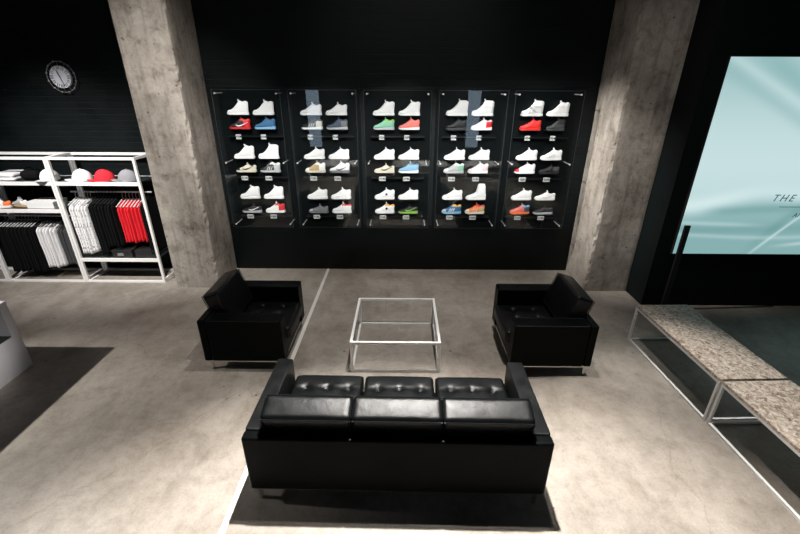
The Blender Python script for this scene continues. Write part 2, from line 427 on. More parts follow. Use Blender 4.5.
# ------------------------------------------------------------------ screen, post
sx0, sx1, sz0, sz1 = 3.672, 7.3, .815, 3.195
scr = root('display_screen', (5.5, 5.2, sz0), 'large glowing pale teal screen with slanted lettering on the black wall', 'screen')
def screen_col(x, z):
    def g(d, w): return math.exp(-(d / w) ** 2)
    def sstep(a, b, t): t = max(0, min(1, (t - a) / (b - a))); return t * t * (3 - 2 * t)
    light = Vector((.52, .69, .70)); teal = Vector((.15, .32, .325)); white = Vector((.66, .82, .83)); mid = Vector((.27, .47, .475))
    hor = 1.45 + .20 * sstep(3.6, 4.7, x) - .35 * sstep(4.7, 6.2, x) * .5
    c = light.copy()
    c = c.lerp(mid, .75 * sstep(2.45, 3.2, z) * sstep(4.6, 3.6, x) ** .5 * .6)
    c = c.lerp(mid, .35 * sstep(2.3, 3.2, z)); c = c.lerp(white, .35 * g(z - 2.0, .35))
    d1 = (z - (3.20 - .57 * (x - 4.06)))                           # broad darker sweep, top
    c = c.lerp(mid, .85 * g(d1 - .02, .16) * sstep(3.6, 4.3, x))
    d2 = (z - (3.17 - .52 * (x - 3.79)))
    c = c.lerp(white, .35 * g(d2 + .02, .06)); c = c.lerp(mid, .5 * g(d2 + .16, .09))
    w = sstep(hor + .03, hor - .22, z)
    c = c.lerp(mid, w * .9); c = c.lerp(teal, .35 * sstep(1.5, 1.1, z))
    c = c.lerp(white, .9 * g(z - hor - .03, .09) * (1 - .55 * sstep(3.9, 4.7, x)))
    c = c.lerp(teal, .5 * g(z - (1.40 + .05 * (x - 3.9)), .06) * sstep(3.8, 4.2, x))
    c = c.lerp(teal, .45 * g(z - (1.15 + .03 * (x - 3.9)), .07))
    c = c.lerp(white, .35 * g(z - (1.25 - .03 * (x - 3.7)), .03) * sstep(5., 4.2, x))
    d3 = z - (.84 + 1.15 * (x - 4.72) - .12 * (x - 4.72) ** 2)
    c = c.lerp(white, .65 * g(d3, .03) * sstep(4.5, 4.9, x)); c = c.lerp(teal, .5 * g(d3 - .14, .10) * sstep(4.5, 4.9, x) * w)
    c = c.lerp(white, .3 * g(z - (1.07 + .02 * math.sin(x * 2.3)), .03)); c = c.lerp(white, .5 * g(z - (.86 + .12 * (x - 4.4)), .025) * sstep(4.8, 5.4, x))
    return c
bm = bmesh.new(); nx, nz = 240, 160; cl = bm.loops.layers.float_color.new('picture')
vs = [[bm.verts.new((sx0 + (sx1 - sx0) * i / nx - 5.5, -.03, (sz1 - sz0) * j / nz)) for j in range(nz + 1)] for i in range(nx + 1)]
for i in range(nx):
    for j in range(nz):
        f = bm.faces.new((vs[i][j], vs[i + 1][j], vs[i + 1][j + 1], vs[i][j + 1]))
        for l in f.loops:
            q = screen_col(l.vert.co.x + 5.5, l.vert.co.z + sz0); l[cl] = (q.x, q.y, q.z, 1)
m = D.materials.new('screen picture'); m.use_nodes = True; nt = m.node_tree; nt.nodes.clear(); n = N(nt)
o_ = n('OutputMaterial'); e_ = n('Emission'); at_ = n('Attribute'); at_.attribute_name = 'picture'; e_.inputs['Strength'].default_value = 1.0
n.l(at_.outputs['Color'], e_.inputs['Color']); n.l(e_.outputs[0], o_.inputs['Surface'])
SCREEN_EMIT = e_
mesh_obj('lit_picture', bm, m, scr)
mesh_obj('housing', B(sx0 - 5.5 - .012, sx1 - 5.5 + .012, -.029, 0, -.012, sz1 - sz0 + .012), M['kplastic'], scr)

def text_mesh(s, size, shear=0., sp=1., depth=.001, bold=0.):
    cu = D.curves.new('text', 'FONT'); cu.offset = bold; cu.body = s; cu.size = size; cu.shear = shear; cu.space_character = sp; cu.extrude = depth
    o = D.objects.new('text', cu); C.objects.link(o)
    me = D.meshes.new_from_object(o.evaluated_get(bpy.context.evaluated_depsgraph_get()))
    D.objects.remove(o); me.name = 'lettering'; me.materials.clear(); me.materials.append(M['ink'])
    return me
txt = emit_mat('dark teal letters', (.03, .09, .10), 1.)
def letters(s, x, z, size, shear, sp):
    me = text_mesh(s, size, shear, sp); me.materials.clear(); me.materials.append(txt)
    o = use_mesh('lettering', me, scr, (x - 5.5, -.033, z - sz0), (PI / 2, 0, 0)); return o
letters('THE', 4.725, 1.545, .128, .35, 1.36)
letters('AN', 5.075, 1.335, .085, .35, 1.05)
mesh_obj('lettering', B(4.86 - 5.5, 5.9 - 5.5, -.034, -.031, 1.468 - sz0, 1.475 - sz0), txt, scr)

r = root('barrier_post', (3.683, 5.06, 0), 'slim black post standing on the floor in front of the glowing screen', 'post')
mesh_obj('base_plate', B(-.13, .13, -.1, .1, 0, .012, bev=.003), M['kplastic'], r)
mesh_obj('upright', B(-.036, .036, -.015, .015, .012, 1.25, bev=.004), M['kplastic'], r)

# ------------------------------------------------------------------ clock
r = root('wall_clock', (-4.87, W, 2.972), 'round wall clock with white dial and ring of balls on black wall', 'clock')
def disc(rad, y0, y1, n=48):
    return rod(bmesh.new(), (0, y0, 0), (0, y1, 0), rad, n)
mesh_obj('dial', disc(.145, 0, -.03), M['clockwhite'], r, False)
mk = bmesh.new()
for i in range(12):
    a = i * PI / 6; big = .022 if i % 3 == 0 else .014
    d = Vector((math.sin(a), 0, math.cos(a))); s_ = Vector((math.cos(a), 0, -math.sin(a)))
    for o in ((-.012, .012) if i % 3 else (-.018, 0, .018)):
        c0 = d * .098 + s_ * o + Vector((0, -.0305, 0)); c1 = d * .136 + s_ * o + Vector((0, -.0305, 0)); rod(mk, c0, c1, .0042, 6)
mesh_obj('numerals', mk, M['ink'], r)
hb = bmesh.new(); rod(hb, (-.015, -.034, .04), (.03, -.034, -.115), .005, 6); mesh_obj('minute_hand', hb, M['ink'], r)
hb = bmesh.new(); rod(hb, (.0, -.036, .0), (-.028, -.036, .085), .007, 6); mesh_obj('hour_hand', hb, M['ink'], r)
rg = bmesh.new(); nn = 48
for i in range(nn):
    a, b = 2 * PI * i / nn, 2 * PI * (i + 1) / nn
    rod(rg, (.03 + .2 * math.sin(a), -.05, .2 * math.cos(a)), (.03 + .2 * math.sin(b), -.05, .2 * math.cos(b)), .005, 6)
for i in range(12):
    a = i * PI / 6; rod(rg, (.15 * math.sin(a), -.02, .15 * math.cos(a)), (.03 + .2 * math.sin(a), -.05, .2 * math.cos(a)), .0018, 5)
mesh_obj('outer_ring', rg, M['clockgrey'], r)
bme = None
for i in range(12):
    a = i * PI / 6 + .26; p = (.03 + .202 * math.sin(a), -.05, .202 * math.cos(a))
    if bme is None:
        b = bmesh.new(); bmesh.ops.create_uvsphere(b, u_segments=10, v_segments=8, radius=.013); bme = mesh_obj('ball', b, M['clockgrey'], r, True, p).data
    else: use_mesh('ball', bme, r, p)

# ------------------------------------------------------------------ display cases
CX = [-2.18, -1.125, -.075, .98, 2.03]
CW = ['leftmost', 'second', 'middle', 'fourth', 'rightmost']
CASE = ['leftmost display case', 'second display case from left', 'middle display case', 'fourth display case from left', 'rightmost display case']
ROWZ = [2.487, 1.868, 1.257]; ROWZ2 = [2.292, 1.667, 1.03]; TAGZ = [2.183, 1.577, .968]
SHX = (-.184, .184)
case_note = ['beside the left concrete column', 'next in from the left end', 'behind the coffee table', 'between the middle and right-end cases', 'beside the right concrete column']
case_parts = []
for i, cx in enumerate(CX):
    r = root('display_case', (cx, W, .84), 'tall clear fronted black sneaker case on wall, ' + ['leftmost, beside left concrete column', 'second from the left column', 'the middle one of five', 'second from the right column', 'rightmost, beside right concrete column'][i], 'display case', 'wall mounted sneaker cases')
    if i == 0:
        hw, h = .47, 1.98
        case_parts.append(mesh_obj('back_panel', B(-hw - .03, hw + .03, -.03, -.001, -.03, h + .03, bev=.003), M['panel'], r))
        case_parts.append(mesh_obj('front_panel', B(-hw, hw, -.280, -.272, 0, h), M['glass'], r))
        eb = bmesh.new(); e = .004
        for a_ in ((-hw - e, -hw, -e, h + e), (hw, hw + e, -e, h + e), (-hw, hw, -e, 0), (-hw, hw, h, h + e)): box(eb, a_[0], a_[1], -.280, -.272, a_[2], a_[3])
        case_parts.append(mesh_obj('panel_edge', eb, M['edge'], r))
        for sx in (-1, 1):
            for z in (.045, .99, 1.935):
                b = bmesh.new(); rod(b, (sx * (hw - .045), -.03, z), (sx * (hw - .045), -.272, z), .0065, 12); rod(b, (sx * (hw - .045), -.272, z), (sx * (hw - .045), -.290, z), .012, 16)
                case_parts.append(mesh_obj('standoff', b, M['steel'], r, False))
        for zs in ROWZ + ROWZ2:
            for dx in SHX:
                case_parts.append(mesh_obj('ledge', B(dx - .13, dx + .13, -.155, -.03, zs - .84 - .008, zs - .84 - .001), M['ledge'], r))
        for zs in TAGZ:
            case_parts.append(mesh_obj('tag_shelf', B(-.40, .40, -.141, -.03, zs - .84 - .004, zs - .84 + .004), M['ledge'], r))
    else:
        for c0 in case_parts:
            c = c0.copy(); C.objects.link(c); c.parent = r

# ------------------------------------------------------------------ sneakers
def lerp_tab(tab, t):
    for (a, va), (b, vb) in zip(tab, tab[1:]):
        if t <= b: return va + (vb - va) * (t - a) / (b - a)
    return tab[-1][1]
PROFILE = {
    'high': [(0, .035), (.05, .058), (.2, .068), (.36, .098), (.52, .148), (.60, .178), (.66, .186), (.78, .174), (.92, .184), (1, .165)],
    'boxy': [(0, .045), (.05, .066), (.2, .075), (.36, .105), (.50, .150), (.57, .190), (.64, .204), (.8, .200), (.94, .196), (1, .18)],
    'mid': [(0, .035), (.05, .056), (.2, .068), (.38, .098), (.55, .138), (.62, .150), (.70, .138), (.82, .128), (.93, .146), (1, .125)],
    'low': [(0, .030), (.05, .048), (.2, .058), (.38, .078), (.53, .108), (.60, .115), (.70, .096), (.82, .088), (.93, .104), (1, .09)],
    'sock': [(0, .030), (.05, .052), (.2, .066), (.38, .085), (.52, .115), (.56, .20), (.60, .240), (.8, .240), (.93, .238), (.97, .10), (1, .07)],
}
HALFW = [(0, .012), (.03, .026), (.1, .040), (.25, .047), (.45, .044), (.65, .037), (.85, .034), (.95, .027), (1, .012)]
L = .30
SLOTS = ['toe', 'mid', 'heel', 'collar']
ST = [0, .012, .03, .06, .1, .15, .2, .26, .32, .38, .44, .5, .54, .58, .62, .66, .71, .76, .81, .86, .9, .94, .97, .988, 1]
mesh_cache = {}
def upper_mesh(kind, cols):
    key = ('u', kind) + tuple(cols)
    if key in mesh_cache: return mesh_cache[key]
    rings = []; K = 20
    for t_ in ST:
        T = lerp_tab(PROFILE[kind], t_); w = lerp_tab(HALFW, t_); z0 = .022; ring = []
        ankle = max(0, min(1, (T - .09) / .05))
        for k in range(K):
            a = 2 * PI * k / K; ca, sa = math.cos(a), math.sin(a)
            y = w * math.copysign(abs(ca) ** .7, ca); u = (math.copysign(abs(sa) ** (.75 - .25 * ankle), sa) + 1) / 2
            z = z0 + (T - z0) * u
            y *= 1 - (.25 - .1 * ankle) * u
            lean = .010 * (u - .35) * max(0, (t_ - .8) / .2)
            ring.append((-L / 2 + L * t_ + lean, y, z))
        rings.append(ring)
    bm = loft(rings)
    for f in bm.faces:
        c = f.calc_center_median(); t_ = (c.x + L / 2) / L
        f.material_index = 0 if (t_ < .2 and c.z < .085) else 3 if (c.z > .112 and t_ > .55) else 2 if t_ > .72 else 1
        f.smooth = True
    me = D.meshes.new('upper'); bm.to_mesh(me); bm.free()
    for c in cols: me.materials.append(M[c])
    mesh_cache[key] = me; return me
def sole_mesh(col, chunky=0):
    key = ('s', col, chunky)
    if key in mesh_cache: return mesh_cache[key]
    rings = []
    for t_ in ST:
        w = lerp_tab(HALFW, t_) * 1.08 + .002; zt = .024 + (.012 if chunky else .005) * max(0, (t_ - .3) / .7); zb = .010 * max(0, (.12 - t_) / .12) ** 1.5
        x = -L / 2 - .003 + (L + .007) * t_
        rings.append([(x, -w, zb), (x, -w * 1.02, (zb + zt) / 2), (x, -w, zt), (x, 0, zt + .002), (x, w, zt), (x, w * 1.02, (zb + zt) / 2), (x, w, zb), (x, 0, zb)])
    bm = loft(rings); me = D.meshes.new('sole'); bm.to_mesh(me); bm.free(); me.materials.append(M[col]); mesh_cache[key] = me; return me
def tongue_mesh(kind, col):
    key = ('t', kind, col)
    if key in mesh_cache: return mesh_cache[key]
    T = lerp_tab(PROFILE[kind], .60)
    bm = B(-.007, .007, -.022, .022, -.035, .026, bev=.005)
    for v in bm.verts: v.co = Matrix.Rotation(-.30, 3, 'Y') @ v.co + Vector((-L / 2 + L * .60, 0, T))
    me = D.meshes.new('tongue'); bm.to_mesh(me); bm.free(); me.materials.append(M[col]); mesh_cache[key] = me; return me
def lining_mesh(kind, col):
    key = ('l', kind, col)
    if key in mesh_cache: return mesh_cache[key]
    bm = bmesh.new(); bmesh.ops.create_uvsphere(bm, u_segments=16, v_segments=8, radius=1)
    z = lerp_tab(PROFILE[kind], .78)
    for v in bm.verts: v.co = Vector((v.co.x * .036 - L / 2 + L * .78, v.co.y * .022, z - .001 + v.co.z * .004))
    me = D.meshes.new('collar_lining'); bm.to_mesh(me); bm.free(); me.materials.append(M[col]); mesh_cache[key] = me; return me
def lace_mesh(kind, col):
    key = ('c', kind, col)
    if key in mesh_cache: return mesh_cache[key]
    bm = bmesh.new()
    for t_ in (.34, .40, .46, .52):
        T = lerp_tab(PROFILE[kind], t_) + .001; x = -L / 2 + L * t_
        rod(bm, (x, -.024, T - .006), (x + .002, 0, T + .002), .0032, 6); rod(bm, (x + .002, 0, T + .002), (x, .024, T - .006), .0032, 6)
    me = D.meshes.new('laces'); bm.to_mesh(me); bm.free(); me.materials.append(M[col]); mesh_cache[key] = me; return me
def stripe_mesh(style, col):
    key = ('p', style, col)
    if key in mesh_cache: return mesh_cache[key]
    bm = bmesh.new()
    if style == 'dot':
        for s in (-1, 1): rod(bm, (.030, s * .030, .078), (.030, s * .043, .078), .017, 16)
    elif style == 'bars':
        for j, x in enumerate((-.03, .0, .03)):
            for s in (-1, 1): rod(bm, (x - .012, s * .041, .035), (x + .014, s * .036, .085), .0055, 6)
    else:
        pts = [(-.045, .060, .003), (-.030, .046, .008), (.0, .040, .0095), (.035, .050, .008), (.075, .068, .005), (.125, .092, .002)]
        for s in (-1, 1):
            for (x, z, r_), (x2, z2, r2) in zip(pts, pts[1:]):
                w1 = lerp_tab(HALFW, (x + L / 2) / L) - .003; w2 = lerp_tab(HALFW, (x2 + L / 2) / L) - .003
                rod(bm, (x, s * w1, z), (x2, s * w2, z2), r_, 8, r2)
    me = D.meshes.new('side_mark'); bm.to_mesh(me); bm.free(); me.materials.append(M[col]); mesh_cache[key] = me; return me

def sneaker(x, z, kind, cols, sole, lining, lace, label, group, tongue=None, stripe=None, chunky=0, rz=0., y=6.297, sc=1.):
    r = root('sneaker', (x, y, z), label, 'sneaker', group, rz); r.scale = (sc, sc, sc)
    use_mesh('sole', sole_mesh(sole, chunky), r)
    use_mesh('upper', upper_mesh(kind, cols), r)
    if kind != 'sock': use_mesh('tongue', tongue_mesh(kind, tongue or cols[1]), r)
    use_mesh('collar_lining', lining_mesh(kind, lining), r)
    use_mesh('laces', lace_mesh(kind, lace), r)
    if stripe: use_mesh('side_mark', stripe_mesh(*stripe), r)
    return r

W4 = ('white',) * 4
ROWN = ['top', 'middle', 'bottom']
white_kinds = [[('high', 'high'), ('high', 'boxy'), ('high', 'high')], [('mid', 'mid'), ('mid', 'mid'), ('mid', 'mid')], [('high', 'high'), ('mid', 'mid'), ('mid', 'mid')],
               [('boxy', 'boxy'), ('mid', 'mid'), ('mid', 'sock')], [('boxy', 'high'), ('mid', 'mid'), ('mid', 'low')]]
special_w = {(2, 2, 0): ('dot', 'ink'), (4, 2, 1): ('swoosh', 'pink'), (4, 1, 1): ('bars', 'lightgrey')}
wname = {'high': 'all white high-top sneaker', 'boxy': 'all white boxy high-top sneaker', 'mid': 'all white mid-top sneaker', 'low': 'low white sneaker with pink mark', 'sock': 'white tall sock-cuff sneaker'}
# kind, (toe, mid, heel, collar), sole, stripe, words
colored = {
    (0, 0, 0): ('mid', ('black', 'black', 'red', 'red'), 'red', ('swoosh', 'white'), 'black and red sneaker with white side mark'),
    (0, 0, 1): ('mid', ('blue', 'blue', 'blue', 'blue'), 'lightblue', None, 'blue suede sneaker'),
    (0, 1, 0): ('low', ('black', 'cream', 'cream', 'cream'), 'cream', ('swoosh', 'ink'), 'cream sneaker with black toe and mark'),
    (0, 1, 1): ('mid', ('black', 'dkgrey', 'lightgrey', 'white'), 'lightgrey', ('bars', 'white'), 'black, grey and white sneaker'),
    (0, 2, 0): ('low', ('black', 'black', 'black', 'black'), 'lightgrey', ('swoosh', 'white'), 'black sneaker outlined with a white curve'),
    (0, 2, 1): ('mid', ('white', 'white', 'red', 'red'), 'white', None, 'white sneaker with red heel'),
    (1, 0, 0): ('mid', ('black', 'black', 'cream', 'black'), 'sole', ('bars', 'cream'), 'black sneaker with cream panels'),
    (1, 0, 1): ('mid', ('navy', 'navy', 'grey', 'navy'), 'lightgrey', None, 'slate navy mesh sneaker'),
    (1, 1, 0): ('mid', ('white', 'tan', 'white', 'white'), 'cream', None, 'white and tan sneaker'),
    (1, 1, 1): ('mid', ('white', 'white', 'white', 'white'), 'grey', ('swoosh', 'ink'), 'white sneaker with dark mark'),
    (1, 2, 0): ('low', ('lightgrey', 'grey', 'grey', 'grey'), 'grey', None, 'grey sneaker'),
    (1, 2, 1): ('mid', ('white', 'white', 'white', 'red'), 'white', None, 'white sneaker with red collar'),
    (2, 0, 0): ('mid', ('mint', 'mint', 'mint', 'green'), 'lightgrey', None, 'mint green sneaker'),
    (2, 0, 1): ('mid', ('coral', 'coral', 'coral', 'coral'), 'sole', None, 'coral red sneaker'),
    (2, 1, 0): ('low', ('cream', 'cream', 'cream', 'cream'), 'cream', ('swoosh', 'ink'), 'cream sneaker with bold black curve'),
    (2, 1, 1): ('mid', ('lightblue', 'lightblue', 'lightblue', 'blue'), 'sole', None, 'light blue sneaker'),
    (2, 2, 0): ('mid', ('white', 'white', 'white', 'yellow'), 'white', ('dot', 'ink'), 'white sneaker with black dot and amber collar'),
    (2, 2, 1): ('low', ('black', 'black', 'black', 'black'), 'green', ('swoosh', 'green'), 'black sneaker with green accents'),
    (3, 0, 0): ('mid', ('black', 'black', 'black', 'black'), 'dkgrey', None, 'all black sneaker'),
    (3, 0, 1): ('mid', ('white', 'white', 'red', 'pink'), 'sole', None, 'white sneaker with red heel panel'),
    (3, 1, 0): ('mid', ('white', 'lightgrey', 'mint', 'white'), 'lightgrey', None, 'white sneaker with grey green heel'),
    (3, 1, 1): ('mid', ('pink', 'white', 'pink', 'white'), 'white', None, 'white and pale pink sneaker'),
    (3, 2, 0): ('mid', ('lightgrey', 'blue', 'blue', 'yellow'), 'lightblue', ('bars', 'white'), 'blue sneaker with amber collar'),
    (3, 2, 1): ('mid', ('cream', 'orange', 'tan', 'red'), 'cream', ('bars', 'cream'), 'orange and cream sneaker'),
    (4, 0, 0): ('mid', ('brightred', 'brightred', 'brightred', 'brightred'), 'brightred', None, 'bright red sneaker'),
    (4, 0, 1): ('high', ('dkgrey', 'dkgrey', 'dkgrey', 'black'), 'dkgrey', None, 'charcoal grey high-top sneaker'),
    (4, 1, 0): ('mid', ('red', 'white', 'white', 'white'), 'white', None, 'white sneaker with red toe'),
    (4, 1, 1): ('low', ('black', 'black', 'dkgrey', 'black'), 'black', None, 'black low sneaker'),
    (4, 2, 0): ('mid', ('coral', 'coral', 'navy', 'lightblue'), 'orange', None, 'coral sneaker with blue collar'),
    (4, 2, 1): ('low', ('black', 'black', 'black', 'dkgrey'), 'lightgrey', None, 'black low sneaker with pale sole'),
}
tag_me = B(-.030, .030, -.006, 0, -.028, .028, bev=.001)
tag_mesh = D.meshes.new('price_tag'); tag_me.to_mesh(tag_mesh); tag_me.free(); tag_mesh.materials.append(M['card'])
price_me = [text_mesh(s, .036, 0, .92, .0005, .0012) for s in ('$190', '$140', '$200')]
tagw = B(-.040, .040, -.006, 0, -.026, .026, bev=.001); tagw_mesh = D.meshes.new('price_tag'); tagw.to_mesh(tagw_mesh); tagw.free(); tagw_mesh.materials.append(M['card'])
cn = ['leftmost case', 'second case', 'middle case', 'fourth case', 'rightmost case']
for i, cx in enumerate(CX):
    off = -.02 if i < 4 else .01
    for j in range(3):
        for k in range(2):
            side = ('left', 'right')[k]; x = cx + SHX[k] + off
            kd = white_kinds[i][j][k]
            lab = wname[kd]
            sneaker(x, ROWZ[j], kd, W4, 'sole', 'whitelining', 'lace', '%s, upper %s of the %s group in the %s' % (lab, side, ROWN[j], cn[i]),
                    'white sneakers in the wall cases', stripe=special_w.get((i, j, k)), chunky=(i + j + k) % 2, sc=1.02)
            kd, cols, sole, stripe, words_ = colored[(i, j, k)]
            w_ = words_ + ', lower %s of the %s group, %s' % (side, ROWN[j], cn[i])
            sneaker(x, ROWZ2[j], kd, cols, sole, 'lining', 'lace' if 'white' in cols else 'black', w_, 'coloured sneakers in the wall cases', stripe=stripe, chunky=1, sc=.86 if kd == 'high' else 1.)
            wide = j > 0
            tg = use_mesh('price_tag', tagw_mesh if wide else tag_mesh, None, (x - .03, 6.2585, TAGZ[j])); tg.scale = (1.25, 1, 1.2)
            tag(tg, 'small white price tag, %s one under the %s group in the %s' % (side, ROWN[j], cn[i]), 'price tag', 'price tags in the wall cases')
            use_mesh('price', price_me[(i + j) % 3], tg, (-.035 if wide else -.028, -.0075, -.012), (PI / 2, 0, 0))

# ------------------------------------------------------------------ clothing racks
RY0, RY1, RH = 5.82, 6.30, 1.945
def rack(x0, x1, shelves, rods, label, kickshelf=None):
    r = root('clothing_rack', ((x0 + x1) / 2, (RY0 + RY1) / 2, 0), label, 'clothing rack', 'white clothing racks')
    hx, hy, t = (x1 - x0) / 2, (RY1 - RY0) / 2, .036
    for sx in (-1, 1):
        for sy in (-1, 1):
            x, y = sx * (hx - t / 2), sy * (hy - t / 2)
            mesh_obj('post', B(x - t / 2, x + t / 2, y - t / 2, y + t / 2, 0, RH - t, bev=.002), M['rack_metal'], r)
    mesh_obj('top_frame', tube_frame(bmesh.new(), -hx, hx, -hy, hy, RH - t, t), M['rack_metal'], r)
    mesh_obj('base_frame', tube_frame(bmesh.new(), -hx + t, hx - t, -hy, hy, 0, t * .8), M['rack_metal'], r)
    for z in shelves:
        sh = mesh_obj('shelf', B(-hx + t, hx - t, -hy + .0305, hy - .0205, z - .012, z - .0015), M['dark'], r)
        fb = bmesh.new(); box(fb, -hx + t, hx - t, -hy, -hy + .03, z - .05, z); box(fb, -hx + t, hx - t, hy - .02, hy, z - .03, z)
        mesh_obj('shelf_rail', fb, M['rack_metal'], sh)
    for z in rods:
        b = bmesh.new(); rod(b, (-hx + t / 2, 0, z), (hx - t / 2, 0, z), .012, 12); mesh_obj('hanging_rod', b, M['rack_metal'], r)
    return r
rack(-5.02, -3.765, (1.595, .405), (1.40,), 'white metal clothing rack beside the left concrete column, with red tops')
rack(-6.265, -5.025, (1.595, 1.185), (1.02,), 'white metal clothing rack with two shelves over white and black tops, second from column')
rack(-7.51, -6.27, (1.595, 1.185), (1.02,), 'white metal clothing rack at the picture edge, only its lower corner seen')

def garment(length, sleeve, seed, slim=1.):
    random.seed(seed); rows = []
    prof = [(0, .055), (.02, .08), (.05, .16), (.09, .205), (.16, .205), (sleeve, .205), (sleeve + .12, .199), (max(sleeve + .13, length * .8), .199), (length, .204)]
    n = 22; ph = random.random() * 6
    rings = []
    for i in range(n + 1):
        z = length * (i / n) ** 1.15; w = lerp_tab(prof, z) * slim; ring = []
        for k in range(28):
            a = 2 * PI * k / 28; y = w * math.copysign(abs(math.cos(a)) ** .8, math.cos(a)); tx = .014 + .004 * min(1, z / .3)
            x = tx * math.copysign(abs(math.sin(a)) ** .6, math.sin(a))
            x += (.006 * math.sin(y * 38) + .003 * math.sin(y * 71 + z * 3 + ph)) * min(1, z / .25)
            ring.append((x, y, -z))
        rings.append(ring)
    bm = loft(rings); me = D.meshes.new('garment')
    for f in bm.faces: f.smooth = True
    bm.to_mesh(me); bm.free(); return me
def hanger_mesh(m):
    bm = bmesh.new()
    rod(bm, (0, 0, .015), (0, -.19, -.055), .0065, 8); rod(bm, (0, 0, .015), (0, .19, -.055), .0065, 8); rod(bm, (0, -.19, -.055), (0, .19, -.055), .004, 6)
    rod(bm, (0, 0, .015), (0, 0, .07), .003, 6)
    pts = [(0, .02 * math.sin(a) * 1., .095 - .02 * math.cos(a) * 1.) for a in [math.radians(q) for q in range(0, 271, 30)]]
    pts[0] = (0, 0, .07)
    for a, b in zip(pts, pts[1:]): rod(bm, a, b, .003, 6)
    me = D.meshes.new('hanger'); bm.to_mesh(me); bm.free(); me.materials.append(m); return me
hang_w, hang_k = hanger_mesh(M['plastic']), hanger_mesh(M['kplastic'])
def rail_of(x0, x1, count, ztop, rod_z, length, sleeve, mkey, name, label, group, cat, hang_me, hlabel, y=6.06, slim=1., trim=None):
    mes = [garment(length, sleeve, 100 + q, slim) for q in range(3)]
    for me in mes: me.materials.append(M[mkey])
    for q in range(count):
        x = x0 + (x1 - x0) * (q / max(1, count - 1))
        o = use_mesh(name, mes[q % 3], None, (x, y + random.uniform(-.022, .022), ztop), (0, random.uniform(-.006, .006), random.uniform(-.02, .02)))
        o.scale.z = random.uniform(.93, 1.0)
        tag(o, label, cat, group)
        h = use_mesh('clothes_hanger', hang_me, None, (x, y, ztop + .012), (0, 0, random.uniform(-.05, .05)))
        h.scale.z = max(.5, (rod_z + .012 - ztop - .012) / .115)
        tag(h, hlabel, 'hanger', group + ', hangers')
rail_of(-4.95, -4.72, 6, 1.285, 1.40, .84, .45, 'cloth_w', 'hoodie', 'long white top with dark vertical print, hanging in the white bunch on the right rack', 'white printed tops', 'top', hang_w, 'pale hanger carrying a white printed top')
rail_of(-4.66, -4.57, 3, 1.30, 1.40, .88, .5, 'cloth_k', 'hoodie', 'black hooded top hanging between the white and the red tops on right rack', 'black tops beside the red ones', 'top', hang_k, 'hanger carrying a black top between white and red bunches')
rail_of(-4.52, -4.31, 5, 1.30, 1.40, -.0+.75, .45, 'cloth_k', 'hoodie', 'black hooded top hanging between the white and the red tops on right rack', 'black tops beside the red ones', 'top', hang_k, 'hanger carrying a black top between white and red bunches')
rail_of(-4.24, -3.93, 7, 1.27, 1.40, .64, .24, 'cloth_r', 'shirt', 'bright red short sleeved shirt hanging on the right rack', 'red shirts', 'shirt', hang_w, 'pale hanger carrying a red shirt on the rack', slim=.95)
rail_of(-3.885, -3.845, 2, 1.30, 1.40, .86, .4, 'cloth_k', 'hoodie', 'black top hanging at the column end of the rack, past the red shirts', 'black tops at the column end', 'top', hang_k, 'hanger carrying a black top past the red shirts')
rail_of(-6.16, -5.64, 11, .93, 1.02, .80, .42, 'cloth_k', 'trousers', 'black garment hanging under the double shelf of the left rack', 'black garments under the double shelf', 'garment', hang_w, 'pale hanger carrying a black garment under double shelf')
rail_of(-5.57, -5.31, 6, .93, 1.02, .72, .3, 'cloth_w2', 'shirt', 'plain white shirt hanging under the double shelf beside black garments', 'plain white shirts', 'shirt', hang_k, 'dark hanger carrying a plain white shirt')
rail_of(-5.25, -5.10, 4, .92, 1.02, .66, .3, 'cloth_g', 'shirt', 'charcoal grey shirt hanging beside the plain white shirts near the rack post', 'charcoal shirts', 'shirt', hang_k, 'dark hanger carrying a charcoal shirt')

# caps on the top shelf
def cap(x, y, z, m, label, rz, strap=True):
    r = root('baseball_cap', (x, y, z), label, 'cap', 'caps on the top shelf', rz); r.scale = (1.25, 1.2, 1.2)
    bm = bmesh.new(); bmesh.ops.create_uvsphere(bm, u_segments=28, v_segments=16, radius=1)
    bmesh.ops.delete(bm, geom=[v for v in bm.verts if v.co.z < -.06], context='VERTS')
    for v in bm.verts:
        seam = 1 - .02 * abs(math.cos(3 * math.atan2(v.co.y, v.co.x))) ** 12
        v.co = Vector((v.co.x * .105 * seam, v.co.y * .09 * seam, max(0, v.co.z) ** .85 * .135))
    mesh_obj('crown', bm, m, r, True)
    n_, rows = 14, []
    bm = bmesh.new()
    for i in range(n_ + 1):
        a = -1.15 + 2.3 * i / n_
        inner = Vector((-.10 * math.cos(a), .088 * math.sin(a), .012)); outer = Vector((-.10 - .085 * math.cos(a) ** .6 + .0, .088 * math.sin(a) * 1.02, .010 - .018 * abs(math.sin(a)) ** 2 + .012))
        outer.x = -.095 * math.cos(a) - .08 * max(0, math.cos(a)) ** .5
        rows.append([bm.verts.new(inner), bm.verts.new(outer), bm.verts.new(outer - Vector((0, 0, .004))), bm.verts.new(inner - Vector((0, 0, .004)))])
    for a, b in zip(rows, rows[1:]):
        for q in range(4): bm.faces.new((a[q], a[(q + 1) % 4], b[(q + 1) % 4], b[q]))
    bm.faces.new(rows[0]); bm.faces.new(rows[-1][::-1]); bmesh.ops.recalc_face_normals(bm, faces=bm.faces)
    mesh_obj('brim', bm, m, r, True)
    b = bmesh.new(); bmesh.ops.create_uvsphere(b, u_segments=10, v_segments=6, radius=.009)
    mesh_obj('top_button', b, m, r, True, (0, 0, .134))
cap(-4.68, 5.96, 1.596, M['cap_w'], 'white cap on the top shelf of the right rack, beside the rack post', .35)
cap(-4.36, 5.97, 1.596, M['cap_r'], 'red cap on the top shelf between the white and grey caps', .5)
